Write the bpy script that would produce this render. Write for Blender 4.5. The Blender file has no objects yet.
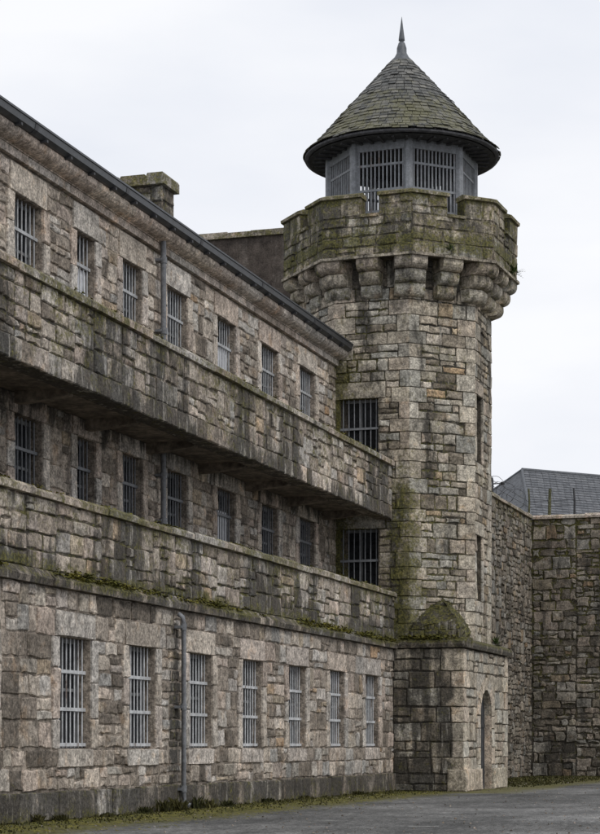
import bpy, math, random
from mathutils import Vector
R = math.radians
C = bpy.context.scene.collection
SC = bpy.context.scene

# ------------------------------------------------------------------ camera
TH = math.atan(508 / 1600)
cam = bpy.data.cameras.new('camera'); camo = bpy.data.objects.new('camera', cam); C.objects.link(camo)
camo.location = (0, 0, 1.17); camo.rotation_euler = (R(90), 0, TH)
cam.sensor_fit = 'HORIZONTAL'; cam.sensor_width = 36; cam.lens = 96 * 834 / 680
cam.shift_x = 0; cam.shift_y = (607.5 * 834 / 680 - 417) / 600
cam.clip_start = .1; cam.clip_end = 3000
SC.camera = camo

# ------------------------------------------------------------------ sky, sun, exposure
SUN_EL, SUN_AZ = 48, 118          # azimuth clockwise from +Y
w = bpy.data.worlds.new('World'); SC.world = w; w.use_nodes = True
nt = w.node_tree; nt.nodes.clear()
def wn(t, **k):
    n = nt.nodes.new(t)
    for a, b in k.items(): setattr(n, a, b)
    return n
sky = wn('ShaderNodeTexSky', sky_type='NISHITA', sun_disc=False, sun_elevation=R(SUN_EL), sun_rotation=R(SUN_AZ),
         air_density=1.0, dust_density=4.0, ozone_density=1.0)
hs = wn('ShaderNodeHueSaturation'); hs.inputs['Saturation'].default_value = .15
nt.links.new(sky.outputs[0], hs.inputs['Color'])
tc = wn('ShaderNodeTexCoord'); mp = wn('ShaderNodeMapping'); mp.inputs['Scale'].default_value = (1.6, 1.6, 5.0)
nz = wn('ShaderNodeTexNoise'); nz.inputs['Scale'].default_value = 2.2; nz.inputs['Detail'].default_value = 5
nt.links.new(tc.outputs['Generated'], mp.inputs[0]); nt.links.new(mp.outputs[0], nz.inputs['Vector'])
rp = wn('ShaderNodeValToRGB'); e = rp.color_ramp.elements
e[0].position = .34; e[0].color = (7.1, 7.4, 8.1, 1); e[1].position = .66; e[1].color = (8.6, 8.7, 9.0, 1)
nt.links.new(nz.outputs['Fac'], rp.inputs[0])
mx = wn('ShaderNodeMixRGB'); mx.inputs[0].default_value = .9
nt.links.new(hs.outputs[0], mx.inputs[1]); nt.links.new(rp.outputs[0], mx.inputs[2])
bg = wn('ShaderNodeBackground'); bg.inputs['Strength'].default_value = .1
nt.links.new(mx.outputs[0], bg.inputs['Color'])
wo = wn('ShaderNodeOutputWorld'); nt.links.new(bg.outputs[0], wo.inputs[0])
sl = bpy.data.lights.new('sun', 'SUN'); sl.energy = .9; sl.angle = R(14); sl.color = (1, .96, .9)
so = bpy.data.objects.new('sun', sl); C.objects.link(so)
sd = Vector((math.sin(R(SUN_AZ)) * math.cos(R(SUN_EL)), math.cos(R(SUN_AZ)) * math.cos(R(SUN_EL)), math.sin(R(SUN_EL))))
so.rotation_euler = sd.to_track_quat('Z', 'Y').to_euler(); so.location = (20, 0, 40)
SC.view_settings.view_transform = 'Standard'; SC.view_settings.look = 'None'
SC.view_settings.exposure = 0.26; SC.view_settings.gamma = 1; SC.view_settings.use_curve_mapping = False

# ------------------------------------------------------------------ materials
class NB:
    def __init__(s, name):
        s.m = bpy.data.materials.new(name); s.m.use_nodes = True; s.t = s.m.node_tree; s.t.nodes.clear()
        s.out = s.n('ShaderNodeOutputMaterial'); s.b = s.n('ShaderNodeBsdfPrincipled')
        s.l(s.b.outputs[0], s.out.inputs[0]); s.pos = s.n('ShaderNodeNewGeometry').outputs['Position']
    def n(s, t, **k):
        n = s.t.nodes.new(t)
        for a, b in k.items(): setattr(n, a, b)
        return n
    def l(s, a, b): s.t.links.new(a, b)
    def put(s, v, sock):
        if hasattr(v, 'is_output'): s.l(v, sock)
        else: sock.default_value = v
    def math(s, op, a, b=0.0, c=None, clamp=False):
        n = s.n('ShaderNodeMath', operation=op, use_clamp=clamp); s.put(a, n.inputs[0]); s.put(b, n.inputs[1])
        if c is not None: s.put(c, n.inputs[2])
        return n.outputs[0]
    def noise(s, scale, detail=4, rough=.6, vec=None, off=(0, 0, 0)):
        mp = s.n('ShaderNodeMapping'); s.l(vec or s.pos, mp.inputs[0]); mp.inputs['Location'].default_value = off
        if isinstance(scale, tuple): mp.inputs['Scale'].default_value = scale; scale = 1
        n = s.n('ShaderNodeTexNoise'); n.inputs['Scale'].default_value = scale; n.inputs['Detail'].default_value = detail
        n.inputs['Roughness'].default_value = rough; s.l(mp.outputs[0], n.inputs['Vector']); return n.outputs['Fac']
    def rng(s, v, a, b, c=0.0, d=1.0):
        n = s.n('ShaderNodeMapRange', interpolation_type='SMOOTHSTEP'); s.put(v, n.inputs[0])
        for i, x in enumerate((a, b, c, d)): n.inputs[i + 1].default_value = x
        return n.outputs[0]
    def ramp(s, v, stops, const=False):
        n = s.n('ShaderNodeValToRGB'); s.l(v, n.inputs[0]); e = n.color_ramp.elements
        if const: n.color_ramp.interpolation = 'CONSTANT'
        while len(e) < len(stops): e.new(.5)
        for i, (p, c) in enumerate(stops): e[i].position = p; e[i].color = (*c, 1)
        return n.outputs[0]
    def mix(s, f, a, b, mode='MIX'):
        n = s.n('ShaderNodeMixRGB', blend_type=mode); s.put(f, n.inputs[0])
        for v, k in ((a, 1), (b, 2)):
            if isinstance(v, tuple) and len(v) == 3: v = (*v, 1)
            s.put(v, n.inputs[k])
        return n.outputs[0]
    def mul(s, col, v): return s.mix(1.0, col, s.comb(v), 'MULTIPLY')
    def comb(s, v):
        n = s.n('ShaderNodeCombineXYZ'); [s.l(v, n.inputs[i]) for i in range(3)]; return n.outputs[0]
    def attr(s, name):
        return s.n('ShaderNodeAttribute', attribute_name=name)
    def bump(s, h, strength, dist):
        n = s.n('ShaderNodeBump'); n.inputs['Strength'].default_value = strength; n.inputs['Distance'].default_value = dist
        s.l(h, n.inputs['Height']); s.l(n.outputs[0], s.b.inputs['Normal'])
    def fin(s, col, rough=.9, spec=.3, metal=0):
        s.put((*col, 1) if isinstance(col, tuple) else col, s.b.inputs['Base Color']); s.put(rough, s.b.inputs['Roughness'])
        s.b.inputs['Specular IOR Level'].default_value = spec; s.b.inputs['Metallic'].default_value = metal
        return s.m

def granite(name, stops, gain=1.0, lich=.66):
    b = NB(name)
    tone = b.attr('tone'); sep = b.n('ShaderNodeSeparateXYZ'); b.l(tone.outputs['Vector'], sep.inputs[0])
    moss = b.attr('moss').outputs['Fac']; stain = b.attr('stain').outputs['Fac']
    col = b.ramp(sep.outputs[0], stops)
    n1 = b.noise(1.1, 5, .65); n2 = b.noise(6, 6, .75, off=(3, 1, 7)); n3 = b.noise(21, 4, .75)
    col = b.mul(col, b.rng(n1, .3, .7, .86 * gain, 1.34 * gain))
    col = b.mul(col, b.rng(n2, .3, .7, .5, 1.5))
    col = b.mul(col, sep.outputs[2])
    # warm iron staining in blotches
    col = b.mix(b.math('MULTIPLY', b.rng(b.noise(2.7, 5, .6, off=(9, 4, 2)), .55, .72), .45), col, b.mix(1, col, (1.22, .97, .72), 'MULTIPLY'))
    # pale lichen flecks
    col = b.mix(b.math('MULTIPLY', b.rng(b.noise(9, 6, .8, off=(5, 5, 5)), lich - .05, lich + .04), .75), col, (.47, .46, .42))
    # black algae streaks and pale lime runs
    st = b.noise((3.2, 3.2, .5), 7, .68, off=(1, 8, 2)); st2 = b.noise(1.9, 5, .7, off=(7, 7, 1))
    sm = b.math('ADD', b.math('MULTIPLY_ADD', st, .75, b.math('MULTIPLY', st2, .4)), b.math('MULTIPLY', stain, .5))
    col = b.mix(b.math('MULTIPLY', b.rng(sm, .76, .92), .86), col, (.042, .039, .034))
    ws = b.noise((6.5, 6.5, .55), 6, .65, off=(3, 2, 9))
    wm = b.math('ADD', ws, b.math('MULTIPLY', stain, .17))
    col = b.mix(b.math('MULTIPLY', b.rng(wm, .70, .8), .6), col, (.46, .43, .38))
    # moss
    g = b.n('ShaderNodeNewGeometry'); sx = b.n('ShaderNodeSeparateXYZ'); b.l(g.outputs['True Normal'], sx.inputs[0])
    mn = b.noise(3.6, 7, .72, off=(2, 6, 4)); mn2 = b.noise(16, 4, .7)
    mm = b.math('ADD', b.math('ADD', mn, b.math('MULTIPLY', moss, .55)), b.math('MULTIPLY', b.math('MAXIMUM', sx.outputs[2], 0), .08))
    mm = b.math('ADD', mm, b.math('MULTIPLY', b.math('SUBTRACT', mn2, .5), .55))
    mc = b.ramp(mn2, [(.3, (.022, .022, .010)), (.46, (.07, .07, .022)), (.6, (.15, .138, .035)), (.76, (.25, .22, .09))])
    col = b.mix(b.math('MULTIPLY', b.rng(mm, .70, .95), .82), col, mc)
    col = b.mul(col, b.rng(n3, .3, .7, .5, 1.5))
    h = b.math('ADD', b.math('MULTIPLY', n2, 1.0), b.math('MULTIPLY', n3, .45))
    b.bump(h, .9, .045)
    return b.fin(col, .92, .25)

ST = [(0, (.125, .107, .088)), (.15, (.205, .174, .142)), (.32, (.315, .27, .225)), (.46, (.385, .338, .285)), (.56, (.39, .366, .335)), (.66, (.385, .318, .268)), (.76, (.42, .365, .305)),
      (.87, (.29, .28, .262)), (.96, (.36, .30, .225)), (1, (.36, .25, .16))]
M = {}
M['granite'] = granite('granite masonry', ST)
M['tower'] = granite('warm granite masonry', [(p, (c[0] * .97, c[1] * .98, c[2] * .93)) for p, c in ST])
M['rubble'] = granite('dark rubble masonry', [(p, (c[0] * .56 + .006, c[1] * .56 + .006, c[2] * .54 + .006)) for p, c in ST], 1.0, .63)

def simple(name, col, rough=.6, spec=.4, var=.25, scale=9, bump=.15, metal=0):
    b = NB(name); n1 = b.noise(scale, 5, .65); n2 = b.noise(scale * 5, 3, .6, off=(4, 4, 4))
    c = b.mul((*col, 1) if 0 else b.mix(0, col, col), b.rng(n1, .3, .7, 1 - var, 1 + var))
    c = b.mul(c, b.rng(n2, .3, .7, 1 - var * .6, 1 + var * .6))
    if bump: b.bump(n2, bump, .01)
    return b.fin(c, rough, spec, metal)
M['tower_bars'] = simple('dull grey blue paint', (.19, .2, .215), .5, .4, .25, 6)
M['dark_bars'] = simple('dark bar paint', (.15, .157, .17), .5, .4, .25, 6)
def bars(name, col):
    b = NB(name); n = b.noise(5, 6, .75); n2 = b.noise((9, 9, 1.5), 5, .7, off=(2, 2, 2))
    c = b.mul(b.mix(0, col, col), b.rng(n, .3, .7, .7, 1.25)); c = b.mix(b.math('MULTIPLY', b.rng(n2, .56, .68), .8), c, (.11, .06, .032)); return b.fin(c, .55, .35)
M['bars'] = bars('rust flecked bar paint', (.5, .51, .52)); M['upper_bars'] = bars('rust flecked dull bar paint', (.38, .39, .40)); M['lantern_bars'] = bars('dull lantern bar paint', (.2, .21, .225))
M['gutter'] = simple('dark grey gutter paint', (.04, .044, .05), .4, .5, .3, 4)
M['pipe'] = simple('grey plastic pipe', (.15, .155, .165), .5, .4, .3, 5)
M['frame'] = simple('pale window frame paint', (.16, .165, .17), .5, .4, .25, 6)
M['board'] = simple('white painted board', (.72, .73, .76), .6, .3, .12, 5)
M['soffit'] = simple('grimy concrete soffit', (.17, .142, .112), .9, .2, .5, 2.2, .4)
M['lead'] = simple('dull lead', (.09, .097, .108), .5, .4, .25, 8)
M['iron'] = simple('dark iron', (.035, .036, .04), .5, .4, .3, 10)
M['door'] = simple('weathered grey door paint', (.06, .062, .066), .6, .3, .4, 5)
M['post_wood'] = simple('mossy timber', (.09, .09, .05), .9, .2, .5, 12, .4)
M['timber'] = simple('dark timber boards', (.08, .08, .085), .8, .2, .35, 9, .3)
def glass(name, col):
    b = NB(name); n = b.noise(1.6, 4, .6); m = b.noise(9, 3, .6)
    c = b.mul(b.mix(0, col, col), b.rng(n, .3, .7, .5, 1.5))
    return b.fin(c, b.rng(m, .3, .7, .2, .45), .22)
M['glass'] = glass('dusty dark glass', (.018, .02, .024)); M['sky_reflect_glass'] = glass('glass with painted sky reflection', (.06, .063, .07))  # paler panes: reflected sky is painted into the glass colour
def slate(name, stops, moss_gain):
    b = NB(name); tone = b.attr('tone'); sep = b.n('ShaderNodeSeparateXYZ'); b.l(tone.outputs['Vector'], sep.inputs[0])
    moss = b.attr('moss').outputs['Fac']
    c = b.ramp(sep.outputs[0], stops); n = b.noise(7, 5, .7); n2 = b.noise(30, 3, .6)
    c = b.mul(c, b.rng(n, .3, .7, .65, 1.35)); c = b.mul(c, b.rng(n2, .3, .7, .75, 1.25))
    mm = b.math('ADD', b.math('ADD', b.noise(1.7, 6, .7, off=(3, 3, 3)), b.math('MULTIPLY', moss, moss_gain)), b.math('MULTIPLY', b.math('SUBTRACT', n, .5), .9))
    mc = b.ramp(n2, [(.3, (.07, .068, .03)), (.55, (.135, .128, .06)), (.75, (.22, .21, .12))])
    c = b.mix(b.math('MULTIPLY', b.rng(mm, .62, .95), .75), c, mc)
    b.bump(n, .3, .015); return b.fin(c, .7, .4)
M['slate'] = slate('mossy slate', [(0, (.06, .062, .06)), (.5, (.105, .105, .1)), (1, (.16, .155, .14))], .5)
M['far_slate'] = slate('plain grey slate', [(0, (.085, .09, .1)), (.5, (.105, .11, .12)), (1, (.13, .135, .145))], 0)

def asphalt():
    b = NB('worn asphalt'); sx = b.n('ShaderNodeSeparateXYZ'); b.l(b.pos, sx.inputs[0]); x, y = sx.outputs[0], sx.outputs[1]
    n0 = b.noise(.16, 5, .65); n1 = b.noise((1.3, .45, 1), 6, .7); n2 = b.noise((14, 3.2, 1), 5, .75); n3 = b.noise((60, 14, 1), 2, .6)
    c = b.ramp(n1, [(.32, (.062, .062, .06)), (.5, (.108, .107, .103)), (.68, (.165, .162, .156))])
    c = b.mul(c, b.rng(n0, .36, .64, .68, 1.25)); c = b.mul(c, b.rng(n2, .3, .7, .4, 1.7)); c = b.mul(c, b.rng(n3, .3, .7, .4, 1.7))
    sm_ = b.noise((.5, .06, 1), 3, .6, off=(2, 5, 0)); c = b.mul(c, b.rng(sm_, .4, .6, .9, 1.1))
    c = b.mix(b.rng(b.noise(14, 3, .6, off=(1, 1, 1)), .68, .74), c, (.3, .29, .27))
    # moss creeping out from the foot of the walls
    d1 = b.math('SUBTRACT', -10.95, x)                         # along the cell block
    d1 = b.math('MINIMUM', d1, b.math('SUBTRACT', 50.2, y))
    d2 = b.math('MULTIPLY', b.math('SUBTRACT', y, 66.5), .35)
    d3 = b.math('MINIMUM', b.math('SUBTRACT', -9.7, x), b.math('SUBTRACT', y, 46.8))
    d = b.math('MAXIMUM', b.math('MAXIMUM', d1, d2), d3)
    mk = b.math('ADD', b.math('MULTIPLY', d, .62), b.math('MULTIPLY_ADD', n1, 1.5, b.math('MULTIPLY', n2, .7)))
    mk = b.rng(mk, .82, 1.35)
    mc = b.ramp(n2, [(.28, (.035, .03, .014)), (.45, (.085, .075, .026)), (.58, (.13, .125, .032)), (.72, (.2, .19, .05))])
    c = b.mix(b.math('MULTIPLY', mk, .95), c, mc)
    b.bump(b.math('ADD', n3, b.math('MULTIPLY', n2, .8)), .5, .012)
    return b.fin(c, b.rng(n0, .4, .62, .95, .62), .3)
M['asphalt'] = asphalt()
M['line'] = simple('faded white marking', (.42, .42, .4), .8, .2, .5, 6)
def leafmat(name, a, bcol):
    b = NB(name); n = b.noise(1.5, 4, .6); n2 = b.noise(20, 2, .6); c = b.mix(b.rng(n, .35, .65), a, bcol); c = b.mul(c, b.rng(n2, .3, .7, .5, 1.5)); return b.fin(c, .8, .2)
M['grass'] = leafmat('mossy grass', (.034, .036, .012), (.068, .062, .02))
M['moss'] = leafmat('yellow green moss', (.07, .07, .014), (.15, .135, .028))
M['fern'] = leafmat('small leaves', (.035, .06, .015), (.06, .085, .025))
def render_mat():
    b = NB('stained dark render'); st = b.noise((1.6, 1.6, .16), 7, .75); n = b.noise(3, 6, .7); n2 = b.noise(25, 3, .6)
    c = b.ramp(st, [(.3, (.045, .038, .034)), (.5, (.085, .07, .06)), (.68, (.15, .13, .115))]); c = b.mul(c, b.rng(n, .3, .7, .6, 1.4)); c = b.mul(c, b.rng(n2, .3, .7, .7, 1.3))
    b.bump(n2, .3, .02); return b.fin(c, .9, .2)
M['render'] = render_mat()

# ------------------------------------------------------------------ mesh helpers
Z = Vector((0, 0, 1))
class Plane:
    """local frame: a along the wall, b up, d out of the wall; U x Z points outward"""
    def __init__(s, P0, U): s.P = Vector(P0); s.U = Vector(U).normalized(); s.N = s.U.cross(Z)
    def pt(s, a, b, d=0.0): return s.P + s.U * a + Z * b + s.N * d
YP = lambda X: Plane((X, 0, 0), (0, 1, 0))       # faces +X, a == world Y
XP = lambda Y: Plane((0, Y, 0), (1, 0, 0))       # faces -Y, a == world X
GEN = Plane((0, 0, 0), (1, 0, 0))                # a = X, b = Z, d = -Y

class MB:
    def __init__(s, moss=None, stain=None): s.v = []; s.f = []; s.t = []; s.moss = moss; s.stain = stain; s.sm = []
    def add(s, verts, faces, tone=(.5, .5, 1), smooth=False):
        o = len(s.v); s.v += [tuple(p) for p in verts]
        for f in faces: s.f.append([i + o for i in f]); s.t.append(tone); s.sm.append(smooth)
    def box(s, pl, a0, a1, b0, b1, d0, d1, tone=(.5, .5, 1)):
        P = [pl.pt(a, b, d) for d in (d0, d1) for a, b in ((a0, b0), (a1, b0), (a1, b1), (a0, b1))]
        s.add(P, [(3, 2, 1, 0), (4, 5, 6, 7), (0, 1, 5, 4), (1, 2, 6, 5), (2, 3, 7, 6), (3, 0, 4, 7)], tone)
    def wbox(s, x0, x1, y0, y1, z0, z1, tone=(.5, .5, 1)): s.box(GEN, x0, x1, z0, z1, -y1, -y0, tone)
    def prism(s, pl, prof, a0, a1, tone=(.5, .5, 1), j0=0, j1=0):
        """prof: list of (d, b), extruded along a"""
        n = len(prof); P = [pl.pt(a, b, d) for a in (a0, a1) for d, b in prof]
        s.add(P, [tuple(range(n)), tuple(range(2 * n - 1, n - 1, -1))] + [(i, (i + 1) % n, n + (i + 1) % n, n + i)[::-1] for i in range(n)], tone)
    def stone(s, pl, pts, d, rnd, tone, back=-.075, jit=.012, bev=.018):
        """one masonry block with an uneven outline and a chamfered face; pts ccw in (a, b)"""
        n0 = len(pts); out = []
        for i in range(n0):
            a, b = pts[i]; c, e = pts[(i + 1) % n0]; L = math.hypot(c - a, e - b)
            out.append((a + rnd.uniform(-jit, jit) * .7, b + rnd.uniform(-jit, jit) * .7))
            k = 1 if L < .9 else 2
            for q in range(1, k + 1):
                t = q / (k + 1) + rnd.uniform(-.12, .12); out.append((a + (c - a) * t + rnd.uniform(-jit, jit), b + (e - b) * t + rnd.uniform(-jit, jit)))
        n = len(out); ca = sum(p[0] for p in out) / n; cb = sum(p[1] for p in out) / n
        tx, ty = rnd.uniform(-.05, .05), rnd.uniform(-.07, .05); m = min(max(p[0] for p in out) - min(p[0] for p in out), max(p[1] for p in out) - min(p[1] for p in out))
        sh = max(.5, 1 - 2 * bev / max(m, .03))
        V = [pl.pt(a, b, back) for a, b in out] + [pl.pt(a, b, d - bev * .9) for a, b in out]
        V += [pl.pt(ca + (a - ca) * sh, cb + (b - cb) * sh, d + (a - ca) * tx * min(1, .3 / m) + (b - cb) * ty * min(1, .3 / m) + rnd.uniform(-.5, .5) * bev * .6) for a, b in out] + [pl.pt(ca, cb, d + bev * rnd.uniform(-.2, .8))]
        F = []
        for i in range(n):
            j = (i + 1) % n
            F += [(i, j, n + j, n + i), (n + i, n + j, 2 * n + j, 2 * n + i), (2 * n + i, 2 * n + j, 3 * n)]
        s.add(V, F, tone)
    def tube(s, pts, r, seg=6, tone=(.5, .5, 1), smooth=True):
        pts = [Vector(p) for p in pts]; n = len(pts); V = []; F = []
        rr = r if isinstance(r, (list, tuple)) else [r] * n
        for i, p in enumerate(pts):
            t = (pts[min(i + 1, n - 1)] - pts[max(i - 1, 0)]).normalized()
            u = t.cross(Vector((.31, .95, .05)) if abs(t.z) > .9 else Z).normalized(); v = t.cross(u)
            V += [p + (u * math.cos(q) + v * math.sin(q)) * rr[i] for q in (2 * math.pi * k / seg for k in range(seg))]
        for i in range(n - 1):
            for k in range(seg): F.append((i * seg + k, i * seg + (k + 1) % seg, (i + 1) * seg + (k + 1) % seg, (i + 1) * seg + k))
        s.add(V, F, tone, smooth); s.add(V[:seg], [tuple(range(seg))[::-1]], tone); s.add(V[-seg:], [tuple(range(seg))], tone)
    def lathe(s, c, prof, seg=32, tone=(.5, .5, 1), smooth=True):
        V = [(c[0] + r * math.cos(2 * math.pi * k / seg), c[1] + r * math.sin(2 * math.pi * k / seg), z) for r, z in prof for k in range(seg)]
        F = [(i * seg + k, i * seg + (k + 1) % seg, (i + 1) * seg + (k + 1) % seg, (i + 1) * seg + k) for i in range(len(prof) - 1) for k in range(seg)]
        s.add(V, F, tone, smooth)
    def obj(s, name, mat, parent=None):
        me = bpy.data.meshes.new(name); loc = Vector((0, 0, 0)); p = parent
        while p is not None: loc += p.location; p = p.parent
        if s.moss or s.stain or True:
            mo = [s.moss(*v) if s.moss else 0.0 for v in s.v]; stn = [s.stain(*v) if s.stain else 0.0 for v in s.v]
        me.from_pydata([(v[0] - loc.x, v[1] - loc.y, v[2] - loc.z) for v in s.v], [], s.f)
        a = me.attributes.new('moss', 'FLOAT', 'POINT'); a.data.foreach_set('value', mo)
        a = me.attributes.new('stain', 'FLOAT', 'POINT'); a.data.foreach_set('value', stn)
        a = me.attributes.new('tone', 'FLOAT_VECTOR', 'FACE'); a.data.foreach_set('vector', [x for t in s.t for x in t])
        me.polygons.foreach_set('use_smooth', s.sm)
        me.materials.append(M[mat] if isinstance(mat, str) else mat); me.update()
        o = bpy.data.objects.new(name, me); C.objects.link(o); o.parent = parent
        return o
def thing(name, label, cat, loc=(0, 0, 0), group=None):
    o = bpy.data.objects.new(name, None); C.objects.link(o); o.location = loc; return tag(o, label, cat, group)
def tag(o, label, cat, group=None, kind=None):
    if label: o['label'] = label
    if cat: o['category'] = cat
    if group: o['group'] = group
    if kind: o['kind'] = kind
    return o

def free(a0, a1, b0, b1, holes):
    """intervals of [a0, a1] not covered by a hole reaching into the band b0..b1"""
    iv = [(a0, a1)]
    for h in holes:
        if h[2] < b1 - 1e-4 and h[3] > b0 + 1e-4:
            nx = []
            for p, q in iv:
                if h[1] <= p or h[0] >= q: nx.append((p, q)); continue
                if h[0] > p: nx.append((p, h[0]))
                if h[1] < q: nx.append((h[1], q))
            iv = nx
    return iv
def bands(b0, b1, holes): return sorted({b0, b1} | {min(max(x, b0), b1) for h in holes for x in (h[2], h[3])})
def body(mb, pl, a0, a1, b0, b1, holes, front=-.04, back=-.5, tone=(.3, .5, .8)):
    bb = bands(b0, b1, holes)
    for p, q in zip(bb, bb[1:]):
        for u, v in free(a0, a1, p, q, holes): mb.box(pl, u, v, p, q, back, front, tone)
def rtone(rnd, lo=0, hi=1, dk=.78, br=1.18): return (lo + (hi - lo) * rnd.random(), rnd.random(), rnd.uniform(dk, br))
def rubble(mb, pl, a0, a1, b0, b1, holes, rnd, ch=(.2, .4), ln=(.25, .65), joint=.02, jit=.024, dep=.03, chunk=2.2, lo=0, hi=1, split=.22, snap=False):
    bb = bands(b0, b1, holes)
    for p, q in zip(bb, bb[1:]):
        if q - p < .02: continue
        for u, v in free(a0, a1, p, q, holes):
            if v - u < .03: continue
            nch = max(1, round((v - u) / (chunk * rnd.uniform(.7, 1.3))))
            if nch > 1:
                cuts = [u] + sorted(u + (v - u) * (k + rnd.uniform(-.25, .25)) / nch for k in range(1, nch)) + [v]
            else: cuts = [u, v]
            for cu, cv in zip(cuts, cuts[1:]):
                n = max(1, round((q - p) / rnd.uniform(ch[0] * 1.05, ch[1] * .95)))
                ws = [rnd.uniform(ch[0], ch[1]) for _ in range(n)]; tot = sum(ws); y = p
                for hgt in ws:
                    y1 = y + hgt * (q - p) / tot; x = cu
                    while x < cv - 1e-3:
                        L = rnd.uniform(*ln)
                        if x + L > cv - ln[0] * .7: L = cv - x
                        j = joint * rnd.uniform(.5, 1.2)
                        def put(x0, x1, z0, z1):
                            if x1 - x0 < .03 or z1 - z0 < .03: return
                            mb.stone(pl, [(x0 + j, z0 + j), (x1 - j, z0 + j), (x1 - j, z1 - j), (x0 + j, z1 - j)], -rnd.random() * dep, rnd, rtone(rnd, lo, hi), jit=jit)
                        if rnd.random() < split and y1 - y > .24 and L < .6:
                            k = y + (y1 - y) * rnd.uniform(.38, .62); put(x, x + L, y, k)
                            if L > .38 and rnd.random() < .5:
                                c = x + L * rnd.uniform(.4, .6); put(x, c, k, y1); put(c, x + L, k, y1)
                            else: put(x, x + L, k, y1)
                        else: put(x, x + L, y, y1)
                        x += L
                    y = y1
def blk(mb, pl, a0, a1, b0, b1, rnd, lo=.42, hi=.72, d=.004, j=.01, jit=.01, dk=.85, br=1.2):
    mb.stone(pl, [(a0 + j, b0 + j), (a1 - j, b0 + j), (a1 - j, b1 - j), (a0 + j, b1 - j)], d - rnd.random() * .006, rnd, rtone(rnd, lo, hi, dk, br), jit=jit, bev=.01)
def surround(mb, pl, w, rnd, lint=.42, jw=.27, sill=.3, nj=3, je=.16, sl=None):
    """granite lintel, jambs and sill round the opening w=(a0,a1,b0,b1); returns the area they take as holes"""
    a0, a1, b0, b1 = w
    blk(mb, pl, a0 - je, a1 + je, b1, b1 + lint, rnd)
    for s0, s1 in ((a0 - jw, a0), (a1, a1 + jw)):
        z = b0; hs = [rnd.uniform(.7, 1.5) for _ in range(nj)]
        for h in hs: z1 = z + h * (b1 - b0) / sum(hs); blk(mb, pl, s0, s1, z, z1, rnd); z = z1
    hol = [(a0 - je, a1 + je, b1, b1 + lint), (a0 - jw, a1 + jw, b0, b1)]
    if sill: blk(mb, pl, a0 - .06, a1 + .06, b0 - sill, b0, rnd); hol.append((a0 - .06, a1 + .06, b0 - sill, b0))
    return hol

def window(parent, pl, w, rnd, bars='bars', pane='glass', pitch=.152, rails=(.02, .34, .68), boarded=None, rec=.12):
    a0, a1, b0, b1 = w; H = b1 - b0
    f = MB(); t = .07; D0, D1 = -.31, -.25; mid = (a0 + a1) / 2
    f.box(pl, a0, a0 + t, b0, b1, D0, D1); f.box(pl, a1 - t, a1, b0, b1, D0, D1)
    f.box(pl, a0 + t, a1 - t, b0, b0 + t, D0, D1); f.box(pl, a0 + t, a1 - t, b1 - t, b1, D0, D1)
    f.box(pl, a0 + t, a1 - t, b0 + H * .52, b0 + H * .52 + .05, D0, D1 - .01)
    f.box(pl, mid - .02, mid + .02, b0 + t, b0 + H * .52, D0, D1 - .015); f.box(pl, mid - .02, mid + .02, b0 + H * .52 + .05, b1 - t, D0, D1 - .015)
    fo = f.obj('window', 'frame', parent)
    g = MB(); g.box(pl, a0, a1, b0, b1, -.345, -.315); g.obj('glass', pane, fo)
    if boarded:
        k = MB(); lo, hi = boarded; k.box(pl, a0 + t, a1 - t, b0 + H * lo, b0 + H * hi, -.2, -.185); k.obj('board', 'board', fo)
    if bars:
        g = MB(); n = max(2, round((a1 - a0) / pitch)); d = -rec - .03
        for i in range(n):
            a = a0 + (i + .5) * (a1 - a0) / n
            g.tube([pl.pt(a, b0 + .012, d), pl.pt(a + rnd.uniform(-.006, .006), b0 + H * .5, d), pl.pt(a, b1 + .01, d)], .0145, 6)
        for q in rails: g.box(pl, a0 - .01, a1 + .01, b0 + H * q, b0 + H * q + .055, d - .006, d + .034)
        g.obj('bar_grille', bars, fo)
    return fo

# ------------------------------------------------------------------ the yard
g = MB(); g.add([(-400, -60, 0), (400, -60, 0), (400, 900, 0), (-400, 900, 0)], [(0, 1, 2, 3)])
tag(g.obj('yard', 'asphalt'), 'dark worn asphalt yard with moss creeping out from the walls', None, kind='structure')
g = MB(); rnd = random.Random(4)
for x, y, L, W_, an in ((-8.76, 29.2, .62, .11, .25), (-6.85, 27.45, .5, .1, .3), (-9.9, 31.6, .2, .07, .9)):
    ca, sa = math.cos(an), math.sin(an); V = []
    for i in range(10):
        q = 2 * math.pi * i / 10; u = L / 2 * math.cos(q) * rnd.uniform(.8, 1.1); v = W_ / 2 * math.sin(q) * rnd.uniform(.6, 1.2); V.append((x + u * ca - v * sa, y + u * sa + v * ca, .004))
    g.add(V, [tuple(range(10))])
tag(g.obj('yard_marking', 'line'), 'faded white scuffs of paint on the asphalt', None, kind='structure')

# ------------------------------------------------------------------ cell block
X0, X1, YA, YE = -12.84, -14.43, 48.59, 8.0
PX0, PX1 = YP(X0), YP(X1)
cb = thing('cell_block', 'long three storey granite cell block with barred windows and two stone walkways', 'building', (X0, 30, 0))
rnd = random.Random(11)
low = [(c - .61, c + .61, 1.117, 2.875) for c in (46.34, 43.33, 40.31, 37.34, 34.38, 31.51, 28.70, 25.15, 22.2, 19.3, 16.4, 13.5, 10.6)]
upY = [(45.45, 46.77), (42.58, 43.83), (39.62, 40.81), (36.68, 37.85), (34.40, 35.40), (32.30, 33.12), (29.75, 30.87), (26.9, 28.1), (24.1, 25.3), (21.3, 22.5), (18.4, 19.6), (15.5, 16.7), (12.6, 13.8)]
top = [(a, b, 8.64, 10.4) for a, b in upY]; mid = [(a, b, 4.96, 6.72) for a, b in upY]
sst = lambda x, a, b: max(0., min(1., (x - a) / (b - a)))
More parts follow.
